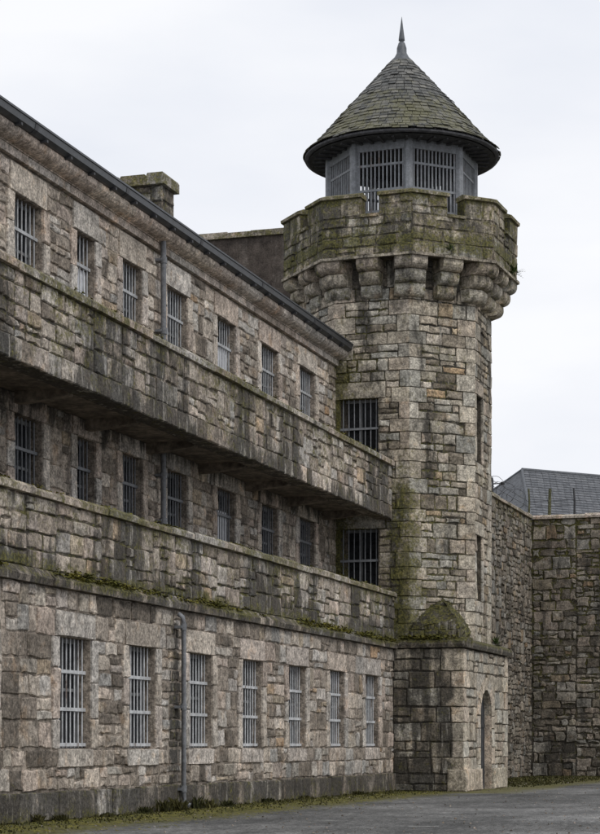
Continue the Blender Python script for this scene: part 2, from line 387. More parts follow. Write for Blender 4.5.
# ground storey
def st_low(x, y, z):
    return max(.75 * sst(.62, z, .3) if 0 else (.62 if z < .47 else .0), .85 * max(0, 1 - abs(y - 33.0) / .55) * (1 if z < 3.4 else .6), .3 * sst(z, 2.9, 3.6), .25 * sst(1.1 - z, .0, .6))
def ms_low(x, y, z): return max(.1, .22 * (z < .5), .45 * max(0, 1 - abs(y - 32.95) / .4), .35 * sst(.12 - z, 0, .12))
mb = MB(ms_low, st_low); hol = []
for w_ in low: hol += surround(mb, PX0, w_, rnd)
ZP, ZL = .466, 3.62
rubble(mb, PX0, YE, 48.384, ZP, ZL, hol, rnd, (.19, .42), (.26, .72), chunk=1.2)
body(mb, PX0, YE, 48.384, 0, ZL, low)
mb.obj('ground_storey_wall', 'granite', cb)
mb = MB(lambda x, y, z: .3 + .3 * sst(.15 - z, 0, .15) + .12 * (z > .44), lambda x, y, z: .72 + .15 * math.sin(y * 2.7))
y = YE; PXp = YP(X0 + .07)
while y < 48.384:
    L = rnd.uniform(.7, 1.5); L = 48.384 - y if y + L > 47.9 else L
    mb.stone(PXp, [(y + .008, 0), (y + L - .008, 0), (y + L - .008, ZP - .015 + rnd.uniform(-.02, .01)), (y + .008, ZP - .015)], -.01 * rnd.random(), rnd, rtone(rnd, .1, .6, .75, 1.05), back=-.12, bev=.02)
    y += L
mb.obj('plinth', 'granite', cb)
for w_ in low:
    k = low.index(w_); window(cb, PX0, w_, rnd, 'bars', 'sky_reflect_glass' if k < 3 else 'glass')
# string course under the lower walkway
mb = MB(lambda x, y, z: .55 + .22 * math.sin(y * 1.1) if z > 3.7 else .32, lambda x, y, z: .65); y = YE
while y < 48.38:
    L = rnd.uniform(.9, 1.6); L = 48.38 - y if y + L > 47.8 else L
    mb.prism(PX0, [(-.3, 3.62), (.085 + rnd.uniform(-.02, .015), 3.625), (.095 + rnd.uniform(-.02, .015), 3.735 + rnd.uniform(-.02, .01)), (-.02, 3.86), (-.3, 3.86)], y + .004, y + L - .004, rtone(rnd, .2, .6)); y += L
mb.obj('string_course', 'granite', cb)
def walkway(zs, zb, zt, xf, ye, seed, fascia, beams):
    """slab, parapet and coping of one walkway; zs slab underside, zb parapet bottom, zt coping top"""
    r = random.Random(seed); PF = YP(xf)
    s = MB(); s.wbox(X1 - .47, xf - .06, YE, ye, zs, zs + .324)
    so_ = s.obj('walkway', 'soffit', cb)
    if beams:
        y = YE + 1.1
        while y < ye - .3:
            b_ = MB(); b_.prism(PX1, [(-.1, zs - .2), (.25, zs - .19), (xf - X1 - .5, zs - .12), (xf - X1 - .45, zs + .002), (-.1, zs + .002)], y, y + .2); b_.obj('beam', 'soffit', so_); y += 2.94
    def sn(x, y, z): return .42 + .42 * math.sin(y * 1.3 + seed) * math.sin(y * .47 + 1 + seed) + .3 * sst(zb + .5 - z, 0, .4) + .15 * math.sin(y * 4.1)
    def mo(x, y, z): return .34 + .25 * max(0, math.sin(y * .9 + zs)) * sst(z, zb, zt) + .3 * sst(z, zt - .4, zt) * .6 + (.3 if not fascia and z < zb + .15 else 0)
    p = MB(mo, sn); z0 = zb
    if fascia:
        z0 = zb + .34; y = YE
        while y < ye:
            L = r.uniform(.3, .75); L = ye - y if y + L > ye - .25 else L
            p.stone(PF, [(y + .006, zb), (y + L - .006, zb), (y + L - .006, z0 - .006), (y + .006, z0 - .006)], .012 - r.random() * .012, r, rtone(r, .05, .9, .7, 1.45), back=-.1); y += L
    rubble(p, PF, YE, ye, z0, zt - .13, [], r, (.22, .4), (.26, .7), chunk=1.5, lo=.1, hi=.98, split=.2, jit=.02)
    p.box(PF, YE, ye, zb, zt - .13, -.4, -.042, (.28, .5, .75))
    p.obj('parapet', 'granite', so_)
    cpm = MB(lambda x, y, z: .6 + .18 * math.sin(y * .8 + seed), lambda x, y, z: .25 + .2 * math.sin(y * 1.7)); y = YE
    while y < ye:
        L = r.uniform(1., 1.9); L = ye - y if y + L > ye - .6 else L
        h = r.uniform(-.02, .014); o = r.uniform(-.025, .02)
        cpm.prism(PF, [(-.46, zt - .13), (.055 + o, zt - .13 + r.uniform(-.008, .002)), (.062 + o, zt - .045 + h), (.02 + o, zt + h), (-.42, zt + h + r.uniform(-.01, .01)), (-.46, zt - .04)], y + .005, y + L - .005, rtone(r, .35, .75, .8, 1.05)); y += L
    cpm.obj('coping', 'granite', so_)
walkway(3.62 + .02, 3.86, 5.095, X0 - .02, YA - .005, 21, False, False)
walkway(7.06, 6.95, 8.445, X0 - .11, YA - .005, 22, True, True)
# middle and top storeys
def ms_up(x, y, z): return .08 + .4 * sst(y, 47.2, 48.5)
def upper(name, z0, z1, wins, lint, seed, dark):
    r = random.Random(seed); mb = MB(ms_up, lambda x, y, z: dark + .3 * sst(z, z1 - .5, z1) * (dark > .2)); hol = []
    for w_ in wins: hol += surround(mb, PX1, w_, r, lint, .27, .3)
    rubble(mb, PX1, YE, YA - .01, z0, z1, hol, r, (.17, .4), (.24, .62), chunk=1.1); body(mb, PX1, YE, YA - .01, z0, z1, wins)
    mb.obj(name, 'granite', cb)
upper('middle_storey_wall', 3.95, 7.075, mid, .345, 31, .32)
upper('top_storey_wall', 7.384, 10.93, top, .5, 32, .05)
for k, w_ in enumerate(top):
    wo_ = window(cb, PX1, w_, rnd, 'upper_bars', 'sky_reflect_glass' if k in (1, 3) else 'glass', boarded={5: (.0, .67), 2: (.0, .73)}.get(k))
    if k == 5:
        b_ = MB(); b_.box(PX1, w_[0], w_[1], w_[2] + 1.2, w_[2] + 1.34, -.22, -.19); b_.obj('crossbar', 'soffit', wo_)
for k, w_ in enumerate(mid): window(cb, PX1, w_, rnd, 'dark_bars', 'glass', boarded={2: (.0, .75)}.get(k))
# frieze, cornice, gutter
mb = MB(ms_up, lambda x, y, z: .05); y = YE
while y < YA - .02:
    L = rnd.uniform(1.3, 1.9); L = YA - .02 - y if y + L > YA - .9 else L
    mb.prism(PX1, [(-.4, 10.945), (.05, 10.945), (.05, 11.085), (-.4, 11.085)], y + .004, y + L - .004, rtone(rnd, .45, .7)); y += L
mb.obj('frieze', 'granite', cb)
mb = MB(ms_up, lambda x, y, z: .12); y = YE
while y < YA - .02:
    L = rnd.uniform(1.2, 1.8); L = YA - .02 - y if y + L > YA - .9 else L
    pr = [(-.4, 11.09), (.07, 11.09)] + [(.07 + .24 * math.sin(q), 11.11 + .15 * (1 - math.cos(q))) for q in (0, .4, .8, 1.2, 1.57)] + [(.31, 11.3), (-.4, 11.3)]
    mb.prism(PX1, pr, y + .004, y + L - .004, rtone(rnd, .5, .76, .95, 1.2)); y += L
mb.obj('cornice', 'granite', cb)
mb = MB(); mb.prism(PX1, [(.2, 11.305), (.36, 11.305), (.43, 11.35), (.45, 11.45), (.415, 11.45), (.40, 11.375), (.24, 11.345), (.22, 11.45), (.2, 11.45)], YE, YA - .05)
mb.prism(PX1, [(.43, 11.455), (.47, 11.455), (.47, 11.49), (.43, 11.49)], YE, YA - .05)
gu = mb.obj('gutter', 'gutter', cb); y = YE + .5; k = 0
while y < YA - .2:
    q = MB(); q.box(PX1, y, y + .05, 11.27, 11.315, .2, .44); q.obj('bracket', 'iron', gu); y += .98; k += 1
y = YE + 2.1
while y < YA - .2:
    q = MB(); q.prism(PX1, [(.2, 11.296), (.365, 11.296), (.437, 11.346), (.457, 11.448), (.2, 11.448)], y, y + .12); q.obj('joint', 'iron', gu); y += 3.9
# roof, chimney, back and end walls
XR, ZR, XB = -20.0, 13.45, -25.6
mb = MB(); V = [(X1 + .38, YE - .2, 11.40), (X1 + .38, YA + .3, 11.40), (XR, YA + .3, ZR), (XR, YE - .2, ZR), (XB - .4, YE - .2, 11.40), (XB - .4, YA + .3, 11.40)]
V2 = [(x, y, z + .07) for x, y, z in V]
mb.add(V + V2, [(6, 7, 8, 9), (9, 8, 11, 10), (3, 2, 1, 0), (4, 5, 2, 3), (0, 1, 7, 6), (5, 4, 10, 11), (1, 2, 8, 7), (2, 5, 11, 8), (0, 6, 9, 3), (3, 9, 10, 4)])
ro = mb.obj('roof', 'far_slate', cb)
mb = MB(lambda x, y, z: .35, lambda x, y, z: .5); r = random.Random(8)
cx0, cx1, cy0, cy1, cz0, cz1 = -18.6, -16.5, 41.62, 42.4, 11.6, 13.93
for pl, a, b in ((XP(cy0), cx0, cx1), (YP(cx1), cy0, cy1)): rubble(mb, pl, a, b, cz0, cz1, [], r, (.2, .34), (.3, .7), lo=.1, hi=.6)
mb.wbox(cx0 + .02, cx1 - .03, cy0 + .03, cy1, cz0, cz1, (.1, .5, .6))
ch = mb.obj('chimney', 'rubble', ro)
mb = MB(lambda x, y, z: .7, lambda x, y, z: .2); x = cx0 - .08
while x < cx1 + .08:
    L = min(r.uniform(.5, .8), cx1 + .08 - x); zt_ = cz1 + .25 + r.uniform(-.03, .02)
    mb.prism(YP(0), [(cx0, 0)] * 0 + [(x + .005, cz1), (x + L - .005, cz1), (x + L - .005, zt_ - .05), (x + L - .04, zt_), (x + .03, zt_), (x + .005, zt_ - .04)], cy0 - .1, cy1 + .1, rtone(r, .2, .6)); x += L + .001
mb.obj('cap', 'granite', ch)
mb = MB(); mb.wbox(XB, XB + .4, YE, YA, 0, 11.38, (.4, .5, .9)); mb.wbox(XB + .4, X0 - .55, YE, YE + .4, 0, 3.6, (.4, .5, .9)); mb.wbox(XB + .4, X1 - .55, YE, YE + .4, 3.6, 11.38, (.4, .5, .9))
mb.obj('rear_wall', 'granite', cb)
# rainwater pipes
def pipe(x, y, z0, z1, r_, collars, shoe):
    p = MB(); pts = [(x, y, z1), (x, y, z0)]
    if shoe: pts = [(x - .1, y, z1 + .12), (x - .02, y, z1 + .06), (x, y, z1 - .04), (x, y, z0 + .22), (x + .02, y, z0 + .12), (x + .12, y, z0 + .05)]
    p.tube(pts, r_, 10); po = p.obj('downpipe', 'pipe', cb)
    for z in collars:
        q = MB(); q.tube([(x, y, z - .06), (x, y, z + .06)], r_ * 1.32, 10); q.wbox(x - .14, x, y - .1, y + .1, z - .025, z + .025); q.obj('collar', 'pipe', po)
pipe(X0 + .13, 33.1, .03, 3.42, .043, (.38, 1.86, 3.3), True)
for y_ in (36.15, 15.0):
    pipe(X1 + .12, y_, 7.4, 11.2, .055, (7.8, 9.35, 10.75), False); pipe(X1 + .12, y_, 3.95, 7.05, .055, (5.6, 6.5), False)

# ------------------------------------------------------------------ watch tower
TX, TY, AP = -13.5, 51.0, 2.41
tw = thing('watch_tower', 'tall octagonal granite watch tower with battlements and a conical slate lantern roof', 'tower', (TX, TY, 0))
def oct_pt(cx, cy, ap, k, rot=0):       # corner k=0 is between the face towards the camera and the diagonal face
    a = R(-67.5 + 45 * k) + rot; q = ap / math.cos(R(22.5)); return Vector((cx + q * math.cos(a), cy + q * math.sin(a), 0))
def oct_face(cx, cy, ap, k, rot=0):     # face between corner k-1 and k
    p, q = oct_pt(cx, cy, ap, k - 1, rot), oct_pt(cx, cy, ap, k, rot); return Plane(p, q - p), (q - p).length
rnd = random.Random(77); ZB, ZT = 3.86, 13.66
def tmoss(x, y, z):
    a = .95 * sst(-13.85 - x, -.2, .5) * (z < 11.4) * (y < 49) + .92 * max(0, 1 - abs(x + 12.65) / .95) * (y < 49.2) * sst(9.2 - z, 0, 1.8)
    return max(a, .3 * sst(z, 12., 13.) , .35 * sst(5.2 - z, 0, .9), .27)
mb = MB(tmoss, lambda x, y, z: .3 + .14 * math.sin(x * 5 + z * .6) + .5 * sst(z, 12.5, 13.3) + .3 * max(0, 1 - abs(x + 12.8) / .5) * (z < 8.6) * (y < 49.1)); twin = []
zq = [ZB]; 
while zq[-1] < ZT - .5: zq.append(zq[-1] + rnd.uniform(.3, .46))
zq[-1] = ZT
for k in range(8):
    pl, L = oct_face(TX, TY, AP, k); hol = []; wins = []
    if k == 0:
        off = pl.P.x; wins = [(-14.36 - off, -13.33 - off, 8.5, 10.08), (-14.36 - off, -13.33 - off, 5.05, 6.73)]
        for w_ in wins:
            a0, a1, b0, b1 = w_; blk(mb, pl, 0.02, a1 + .2, b1, b1 + .42, rnd); hol.append((0, a1 + .2, b1, b1 + .42)); hol.append((0, a1, b0, b1))
    if k == 2:
        off = pl.P.y; wins = [(50.2 - off, 50.85 - off, 8.57, 10.32), (50.2 - off, 50.85 - off, 4.95, 6.66)]
        for w_ in wins: hol += surround(mb, pl, w_, rnd, .36, .2, .3, 3, .2)
    if k in (7, 0, 1, 2, 3):
        qh = []
        for i, (p, q) in enumerate(zip(zq, zq[1:])):
            for side in (0, 1):
                wq = (.52 if (i + side + k) % 2 else .3) + rnd.uniform(-.05, .08)
                s0, s1 = (0, wq) if side == 0 else (L - wq, L)
                if any(h[0] < s1 - .01 and h[1] > s0 + .01 and h[2] < q - .01 and h[3] > p + .01 for h in hol): continue
                mb.stone(pl, [(s0 + (.004 if side == 0 else .008), p + .008), (s1 - (.008 if side == 0 else .004), p + .008), (s1 - (.008 if side == 0 else .004), q - .008), (s0 + (.004 if side == 0 else .008), q - .008)], .0, rnd, rtone(rnd, .4, .88, .85, 1.15), jit=.004, bev=.008)
                qh.append((s0, s1, p, q))
        rubble(mb, pl, 0, L, ZB, ZT, hol + qh, rnd, (.16, .3), (.24, .62), chunk=5, split=.15)
    body(mb, pl, 0, L, ZB, ZT, wins, front=-.04, back=-.6, tone=(.12, .5, .55))
    for w_ in wins:
        if k == 0: pass
shaft = mb.obj('shaft', 'tower', tw)
plA, _ = oct_face(TX, TY, AP, 0); o_ = plA.P.x
for zz in ((8.5, 10.08), (5.05, 6.73)): window(tw, plA, (-14.36 - o_, -13.33 - o_, *zz), rnd, 'tower_bars', 'glass', .15, (.02, .5), rec=.08)
plC, _ = oct_face(TX, TY, AP, 2); o_ = plC.P.y
for zz in ((8.57, 10.32), (4.95, 6.66)): window(tw, plC, (50.2 - o_, 50.85 - o_, *zz), rnd, 'dark_bars', 'glass', .16, (.02, .5), rec=.15)
# square base with the arched door
BX, BY0, BY1 = -11.03, 48.384, 53.88
rnd = random.Random(5)
mb = MB(lambda x, y, z: .28 if y < BY0 + .1 else .1, lambda x, y, z: (.62 if y < BY0 + .06 and x < BX - .3 else .08))
pA, pC = XP(BY0), YP(BX)
DR = .2
d0, d1, zs = 50.39, 51.77, 1.95; dc, dr = (d0 + d1) / 2, (d1 - d0) / 2
qa, qc = [], []
z = 0.0
while z < 3.6:
    h = min(rnd.uniform(.34, .5), 3.62 - z); h = 3.62 - z if 3.62 - z - h < .2 else h; i = len(qa)
    wa = .6 if i % 2 else .34; wc = .34 if i % 2 else .62
    blk(mb, pA, BX - wa, BX, z, z + h, rnd, .35, .8); blk(mb, pC, BY0, BY0 + wc, z, z + h, rnd, .5, .8, br=1.25)
    blk(mb, pC, BY1 - wc, BY1, z, z + h, rnd, .5, .8, br=1.25)
    qa.append((BX - wa, BX, z, z + h)); qc += [(BY0, BY0 + wc, z, z + h), (BY1 - wc, BY1, z, z + h)]; z += h
rubble(mb, pA, X0 - .05, BX, 0, 3.62, qa, rnd, (.24, .4), (.35, .8), chunk=6, lo=.05, hi=.6)
ar = (d0 - .4, d1 + .4, 0, zs + dr + .42)
rubble(mb, pC, BY0, BY1, 0, 3.62, qc + [ar], rnd, (.22, .38), (.3, .7), chunk=3, lo=.3, hi=.9)
for s0, s1 in ((d0 - .4, d0), (d1, d1 + .4)):
    z = 0
    for h in (.66, .45, .5, .34): blk(mb, pC, s0, s1, z, z + h, rnd, .5, .8, br=1.25); z += h
nv = 7
for i in range(nv):
    q0, q1 = math.pi * (i + .04) / nv, math.pi * (i + .96) / nv
    P = lambda r_, q: (dc + r_ * math.cos(q), zs + r_ * math.sin(q))
    qm = (q0 + q1) / 2
    mb.stone(pC, [P(dr, q0), P(dr + .34, q0), P(dr + .34, q1), P(dr, q1)], .004, rnd, rtone(rnd, .5, .8, .9, 1.2), jit=.006, bev=.01)
for sgn in (-1, 1):
    pts = [(dc + sgn * (dr + .39), zs + .05)] + [(dc + sgn * (dr + .39), zs + dr + .4), (dc + sgn * .1, zs + dr + .4)] + [(dc + sgn * (dr + .36) * math.cos(q), zs + (dr + .36) * math.sin(q)) for q in (1.4, 1.0, .6, .25)]
    if sgn < 0: pts = pts[::-1]
    mb.stone(pC, pts, -.01, rnd, rtone(rnd, .3, .7), jit=.004, bev=.01)
body(mb, pA, X0 - .3, BX - .4, 0, 3.62, [], tone=(.1, .5, .55))
body(mb, pC, BY0 + .03, BY1, 0, 3.62, [(d0, d1, 0, zs + dr)], back=-.55, tone=(.1, .5, .55))
arc = [math.pi * i / 16 for i in range(17)]
for q0, q1 in zip(arc, arc[1:]):
    A = [(dc + dr * math.cos(q), zs + dr * math.sin(q)) for q in (q0, q1)]; B = [(A[0][0], zs + dr), (A[1][0], zs + dr)]
    mb.add([pC.pt(*p, -.05) for p in (A[0], B[0], B[1], A[1])], [(0, 1, 2, 3)], (.1, .5, .55))
    mb.add([pC.pt(*A[0], 0), pC.pt(*A[1], 0), pC.pt(*A[1], -.5), pC.pt(*A[0], -.5)], [(0, 1, 2, 3)], (.6, .5, 1))
for a in (d0 + .004, d1 - .004): mb.add([pC.pt(a, 0, -.005), pC.pt(a, zs, -.005), pC.pt(a, zs, -.5), pC.pt(a, 0, -.5)], [(0, 1, 2, 3)], (.66, .5, 1.1))
base = mb.obj('tower_base', 'tower', tw)
rnd = random.Random(66)
for parts in (((pA, BX - .42, BX + .07), (pC, BY0 + .001, d0 - .001)), ((pC, d1 + .001, BY1 - .3),)):
    mb = MB(lambda x, y, z: .3, lambda x, y, z: .2)
    for pl, a0, a1 in parts: mb.stone(pl, [(a0, 0), (a1, 0), (a1, .56), (a0, .56)], .07, rnd, rtone(rnd, .4, .7), back=-.02, jit=.008, bev=.03)
    mb.obj('plinth_block', 'tower', base)
mb = MB(); n = 14
pts = [(d0, 0), (d1, 0)] + [(dc + dr * math.cos(math.pi * i / n), zs + dr * math.sin(math.pi * i / n)) for i in range(n + 1)]
N_ = len(pts); mb.add([pC.pt(a, b, -DR - .07) for a, b in pts] + [pC.pt(a, b, -DR) for a, b in pts], [tuple(range(N_))[::-1], tuple(range(N_, 2 * N_))] + [(i, (i + 1) % N_, N_ + (i + 1) % N_, N_ + i) for i in range(N_)])
do = mb.obj('door', 'door', tw)
mb = MB()
for i in range(1, 6): a = d0 + i * (d1 - d0) / 6; mb.box(pC, a - .012, a + .012, .05, 2.3, -DR - .01, -DR + .015)
for zz in (.4, 1.65): mb.box(pC, d0 + .05, d1 - .05, zz, zz + .09, -DR - .005, -DR + .02)
mb.obj('strap_hinge', 'iron', do)
mb = MB(); mb.tube([pC.pt(d0 + .2, 1.0, -DR), pC.pt(d0 + .2, 1.0, -DR + .06), pC.pt(d0 + .2, 1.12, -DR + .06)], .018); mb.obj('handle', 'iron', do)
# ledge round the base and the mossy broach
mb = MB(lambda x, y, z: .7 if z > 3.78 else .3, lambda x, y, z: .72)
mb.prism(pA, [(-.6, 3.64), (.07, 3.64), (.1, 3.72), (.1, 3.8), (-.12, 3.9), (-.6, 3.9)], X0 - .02, BX + .1, (.35, .5, .9))
mb.prism(pC, [(-.6, 3.642), (.07, 3.642), (.1, 3.72), (.1, 3.8), (-.12, 3.902), (-.6, 3.902)], BY0 + .002, BY1 + .1, (.45, .5, .95))
mb.wbox(X0 - .4, BX - .5, BY0 + .5, BY1 - .1, 3.5, 3.86)
mb.obj('ledge', 'tower', base)
def broach_ring(z, ins):
    c = Vector((-11.95, 49.25)); pts = [(-12.5, 48.5), (-11.15, 48.5), (-11.15, 50.05), (-11.35, 50.05), (-12.5, 48.95)]
    return [(p[0] + (c.x + .15 - p[0]) * ins, p[1] + (c.y - p[1]) * ins, z) for p in pts]
r = random.Random(3); mb = MB(lambda x, y, z: .6, lambda x, y, z: .7)
rings = []
def sub(q, m): return [tuple(q[i][c] + (q[(i + 1) % len(q)][c] - q[i][c]) * t / m for c in range(3)) for i in range(len(q)) for t in range(m)]
for z, ins in ((3.86, .04), (3.95, .06), (4.05, .05), (4.15, .09), (4.25, .1), (4.32, .16), (4.36, .24), (4.46, .34), (4.56, .46), (4.66, .58), (4.74, .7), (4.82, .82), (4.87, .97)):
    rings.append([(x + r.gauss(0, .03), y + r.gauss(0, .03), z_ + r.gauss(0, .026)) for x, y, z_ in sub(broach_ring(z, ins), 6)])
V = [p for q in rings for p in q]; n = 30; nr_ = len(rings)
mb.add(V, [(i * n + k, i * n + (k + 1) % n, (i + 1) * n + (k + 1) % n, (i + 1) * n + k) for i in range(nr_ - 1) for k in range(n)] + [tuple(range((nr_ - 1) * n, nr_ * n))], (.1, .5, .8))
plb = Plane((-12.5, 48.49, 0), (1, 0, 0)); 
for z0_, z1_, i0 in ((3.88, 4.1, .0), (4.1, 4.32, .05)):
    x = -12.47 + i0
    while x < -11.2 - i0:
        L = min(r.uniform(.3, .55), -11.17 - i0 - x); mb.stone(Plane((0, 48.5 + i0, 0), (1, 0, 0)), [(x + .01, z0_), (x + L - .01, z0_), (x + L - .01, z1_ - .01), (x + .01, z1_ - .01)], .015, r, rtone(r, .1, .6), jit=.015); x += L
mb.obj('broach', 'tower', tw)
# corbels, battlements
PXc, PYc, PA, PROT = -13.36, 51.0, 2.92, R(-2.6)
rnd = random.Random(9)
def corbel(k, corner):
    for tier, (ap, z0) in enumerate(((2.57, 12.63), (2.74, 12.95), (2.905, 13.27))):
        hw = (.42 if corner else .262) * (1, 1.03, 1.08)[tier] + rnd.uniform(-.01, .015); zc = z0 + .155; inn = 2.2
        prof = [(inn, z0), (ap - .17, z0)] + [(ap - .17 + .17 * math.sin(q), z0 + .2 - .2 * math.cos(q)) for q in (.3, .65, 1.0, 1.35, 1.57)] + [(ap - .004, z0 + .285), (ap - .025, z0 + .312), (inn, z0 + .312)]
        def pts(o, z):
            if corner:
                c = oct_pt(PXc, PYc, o, k, PROT); p, q = oct_face(PXc, PYc, o, k, PROT)[0], oct_face(PXc, PYc, o, k + 1, PROT)[0]
                return [c - p.U * hw + Z * z, c + Z * z, c + q.U * hw + Z * z]
            pl, L = oct_face(PXc, PYc, o, k, PROT); return [pl.pt(L / 2 - hw, z), pl.pt(L / 2, z), pl.pt(L / 2 + hw, z)]
        rows = [pts(o, z) for o, z in prof]; n = len(rows)
        m = cm; tn = rtone(rnd, .4, .75, .8, 1.05)
        V = [p for q in rows for p in q]
        m.add(V, [(i * 3 + j, i * 3 + j + 1, ((i + 1) % n) * 3 + j + 1, ((i + 1) % n) * 3 + j) for i in range(n) for j in (0, 1)] + [tuple(i * 3 for i in range(n)), tuple(i * 3 + 2 for i in range(n))[::-1]], tn)
for k in range(8):
    for cn in (True, False):
        cm = MB(lambda x, y, z: .42, lambda x, y, z: .42); corbel(k, cn); cm.obj('corbel', 'tower', tw)
def pmoss(x, y, z): return .5 + .42 * max(0, 1 - abs(z - 13.95) / .3) + .15 * sst(z, 14.9, 15.2) * 1.5
mb = MB(pmoss, lambda x, y, z: .56 + .2 * math.sin(x * 3.1) * math.sin(y * 2.3))
zb_, zc_, zm_ = 13.59, 14.62, 15.12
for k in range(8):
    pl, L = oct_face(PXc, PYc, PA, k, PROT); cw = .25; cm_ = L / 2 + .08
    rubble(mb, pl, 0, L, zb_ + .02, zc_, [], rnd, (.26, .4), (.35, .75), chunk=9, lo=.15, hi=.85, split=.12)
    for s0, s1 in ((0, cm_ - cw), (cm_ + cw, L)):
        rubble(mb, pl, s0, s1, zc_, zm_, [], rnd, (.24, .4), (.35, .7), chunk=9, lo=.15, hi=.85, split=.1)
    body(mb, pl, -.0, L, zb_, zm_, [(cm_ - cw, cm_ + cw, zc_, zm_)], back=-.42, tone=(.25, .5, .8))
pp = mb.obj('battlement', 'tower', tw)
fl = MB(None, lambda x, y, z: .5); 
ring = [oct_pt(PXc, PYc, PA - .06, k, PROT) for k in range(8)]
fl.add([p + Z * 13.595 for p in ring] + [p + Z * 13.75 for p in ring], [tuple(range(8))[::-1], tuple(range(8, 16))] + [(i, (i + 1) % 8, 8 + (i + 1) % 8, 8 + i) for i in range(8)], (.3, .5, .8))
fl.obj('platform', 'tower', tw)
fl = MB(lambda x, y, z: .35, lambda x, y, z: .45)      # thin drip course under the battlement
for k in range(8):
    p0, p1 = oct_face(PXc, PYc, PA, k, PROT); q0 = oct_face(PXc, PYc, PA + .04, k, PROT)
    c0, c1, e0, e1 = oct_pt(PXc, PYc, PA - .04, k - 1, PROT), oct_pt(PXc, PYc, PA - .04, k, PROT), oct_pt(PXc, PYc, PA + .045, k - 1, PROT), oct_pt(PXc, PYc, PA + .045, k, PROT)
    V = [q + Z * z for z in (13.56, 13.625) for q in (c0, c1, e1, e0)]
    fl.add(V, [(0, 1, 2, 3), (7, 6, 5, 4), (3, 2, 6, 7), (0, 3, 7, 4)], (.45, .5, .9))
fl.obj('drip_course', 'tower', pp)
def cop(k, t0, t1, zt, hgt, tone):          # sloped coping on face k between t0 and t1, mitred at the corners
    def P(o, t, z, s):
        pl, L = oct_face(PXc, PYc, o, k, PROT); L0 = oct_face(PXc, PYc, PA, k, PROT)[1]
        return pl.pt({0: 0, 1: t, 2: L}[s] if s != 1 else t + (L - L0) / 2, z)
    L0 = oct_face(PXc, PYc, PA, k, PROT)[1]; s0 = 0 if t0 <= 0 else 1; s1 = 2 if t1 >= L0 else 1
    prof = [(PA - .45, zt - .02), (PA - .45, zt - hgt), (PA + .05, zt - hgt), (PA + .06, zt - hgt + .07), (PA - .12, zt)]
    V = [P(o, t, z, s) for t, s in ((t0, s0), (t1, s1)) for o, z in prof]; n = 5
    cpm.add(V, [tuple(range(n)), tuple(range(2 * n - 1, n - 1, -1))] + [(i, n + i, n + (i + 1) % n, (i + 1) % n) for i in range(n)], tone)
cpm = MB(lambda x, y, z: .72, lambda x, y, z: .2)
for k in range(8):
    L = oct_face(PXc, PYc, PA, k, PROT)[1]; cm_ = L / 2 + .08
    cop(k, 0, cm_ - .22, 15.26, .14, rtone(rnd, .5, .75)); cop(k, cm_ + .22, L, 15.26, .14, rtone(rnd, .5, .75)); cop(k, cm_ - .245, cm_ + .245, 14.72, .12, rtone(rnd, .5, .75))
cpm.obj('coping', 'tower', pp)
# lantern
LX, LY, LA = -13.33, 51.0, 1.86
LR = R(-2.6)
def ring8(z0, z1, ao, ai):
    m = MB(); V = [oct_pt(LX, LY, a_, k, LR) + Z * z for z, a_ in ((z0, ao), (z1, ao), (z1, ai), (z0, ai)) for k in range(8)]
    m.add(V, [(i * 8 + k, i * 8 + (k + 1) % 8, ((i + 1) % 4) * 8 + (k + 1) % 8, ((i + 1) % 4) * 8 + k) for i in range(4) for k in range(8)]); return m
lo_ = ring8(13.752, 14.3, LA - .02, LA - .1).obj('lantern', 'tower_bars', tw)
ring8(16.6, 16.86, LA - .02, LA - .1).obj('head_rail', 'tower_bars', lo_)
for k in range(8):
    m = MB(); c = oct_pt(LX, LY, LA - .08, k, LR); m.tube([c + Z * 13.75, c + Z * 16.86], .125, 8, smooth=False); m.obj('post', 'tower_bars', lo_)
    pl, L = oct_face(LX, LY, LA, k, LR); m = MB(); n = 12
    for i in range(n): a = .12 + (i + .5) * (L - .24) / n; m.box(pl, a - .019, a + .019, 14.3, 16.62, -.085, -.04)
    for zz in (15.0, 15.55, 16.2): m.box(pl, .1, L - .1, zz, zz + .06, -.095, -.03)
    m.obj('bar_panel', 'lantern_bars', lo_)
# conical roof of separate slates
rf = MB(); rf.lathe((LX, LY), [(2.5, 16.9), (1.2, 18.25), (.2, 19.45)], 48); rf.lathe((LX, LY), [(2.5, 16.83), (2.60, 16.85), (2.60, 16.9), (2.52, 16.93)], 64); rf.lathe((LX, LY), [(2.5, 16.805), (1.2, 16.87), (.0, 16.9)], 48, smooth=False)
for i in range(40):
    q = 2 * math.pi * i / 40; u = Vector((math.cos(q), math.sin(q), 0)); v = Vector((-u.y, u.x, 0)); c = Vector((LX, LY, 0))
    rf.add([c + u * rr + v * s_ + Z * z for rr, z in ((1.7, 16.83), (2.36, 16.81)) for s_ in (-.03, .03)] + [c + u * rr + v * s_ + Z * z for rr, z in ((1.7, 16.78), (2.36, 16.77)) for s_ in (-.03, .03)], [(4, 5, 7, 6), (0, 4, 6, 2), (1, 3, 7, 5), (2, 6, 7, 3)])
roof = rf.obj('roof', 'timber', tw)
sm = MB(lambda x, y, z: .05 + .6 * sst(19.0 - z, 0, 1.4)); rs = random.Random(12)
NC = 24; r0_, z0_, r1_, z1_ = 2.63, 16.9, .26, 19.5
sl_ = Vector((r1_ - r0_, 0, z1_ - z0_)).normalized()
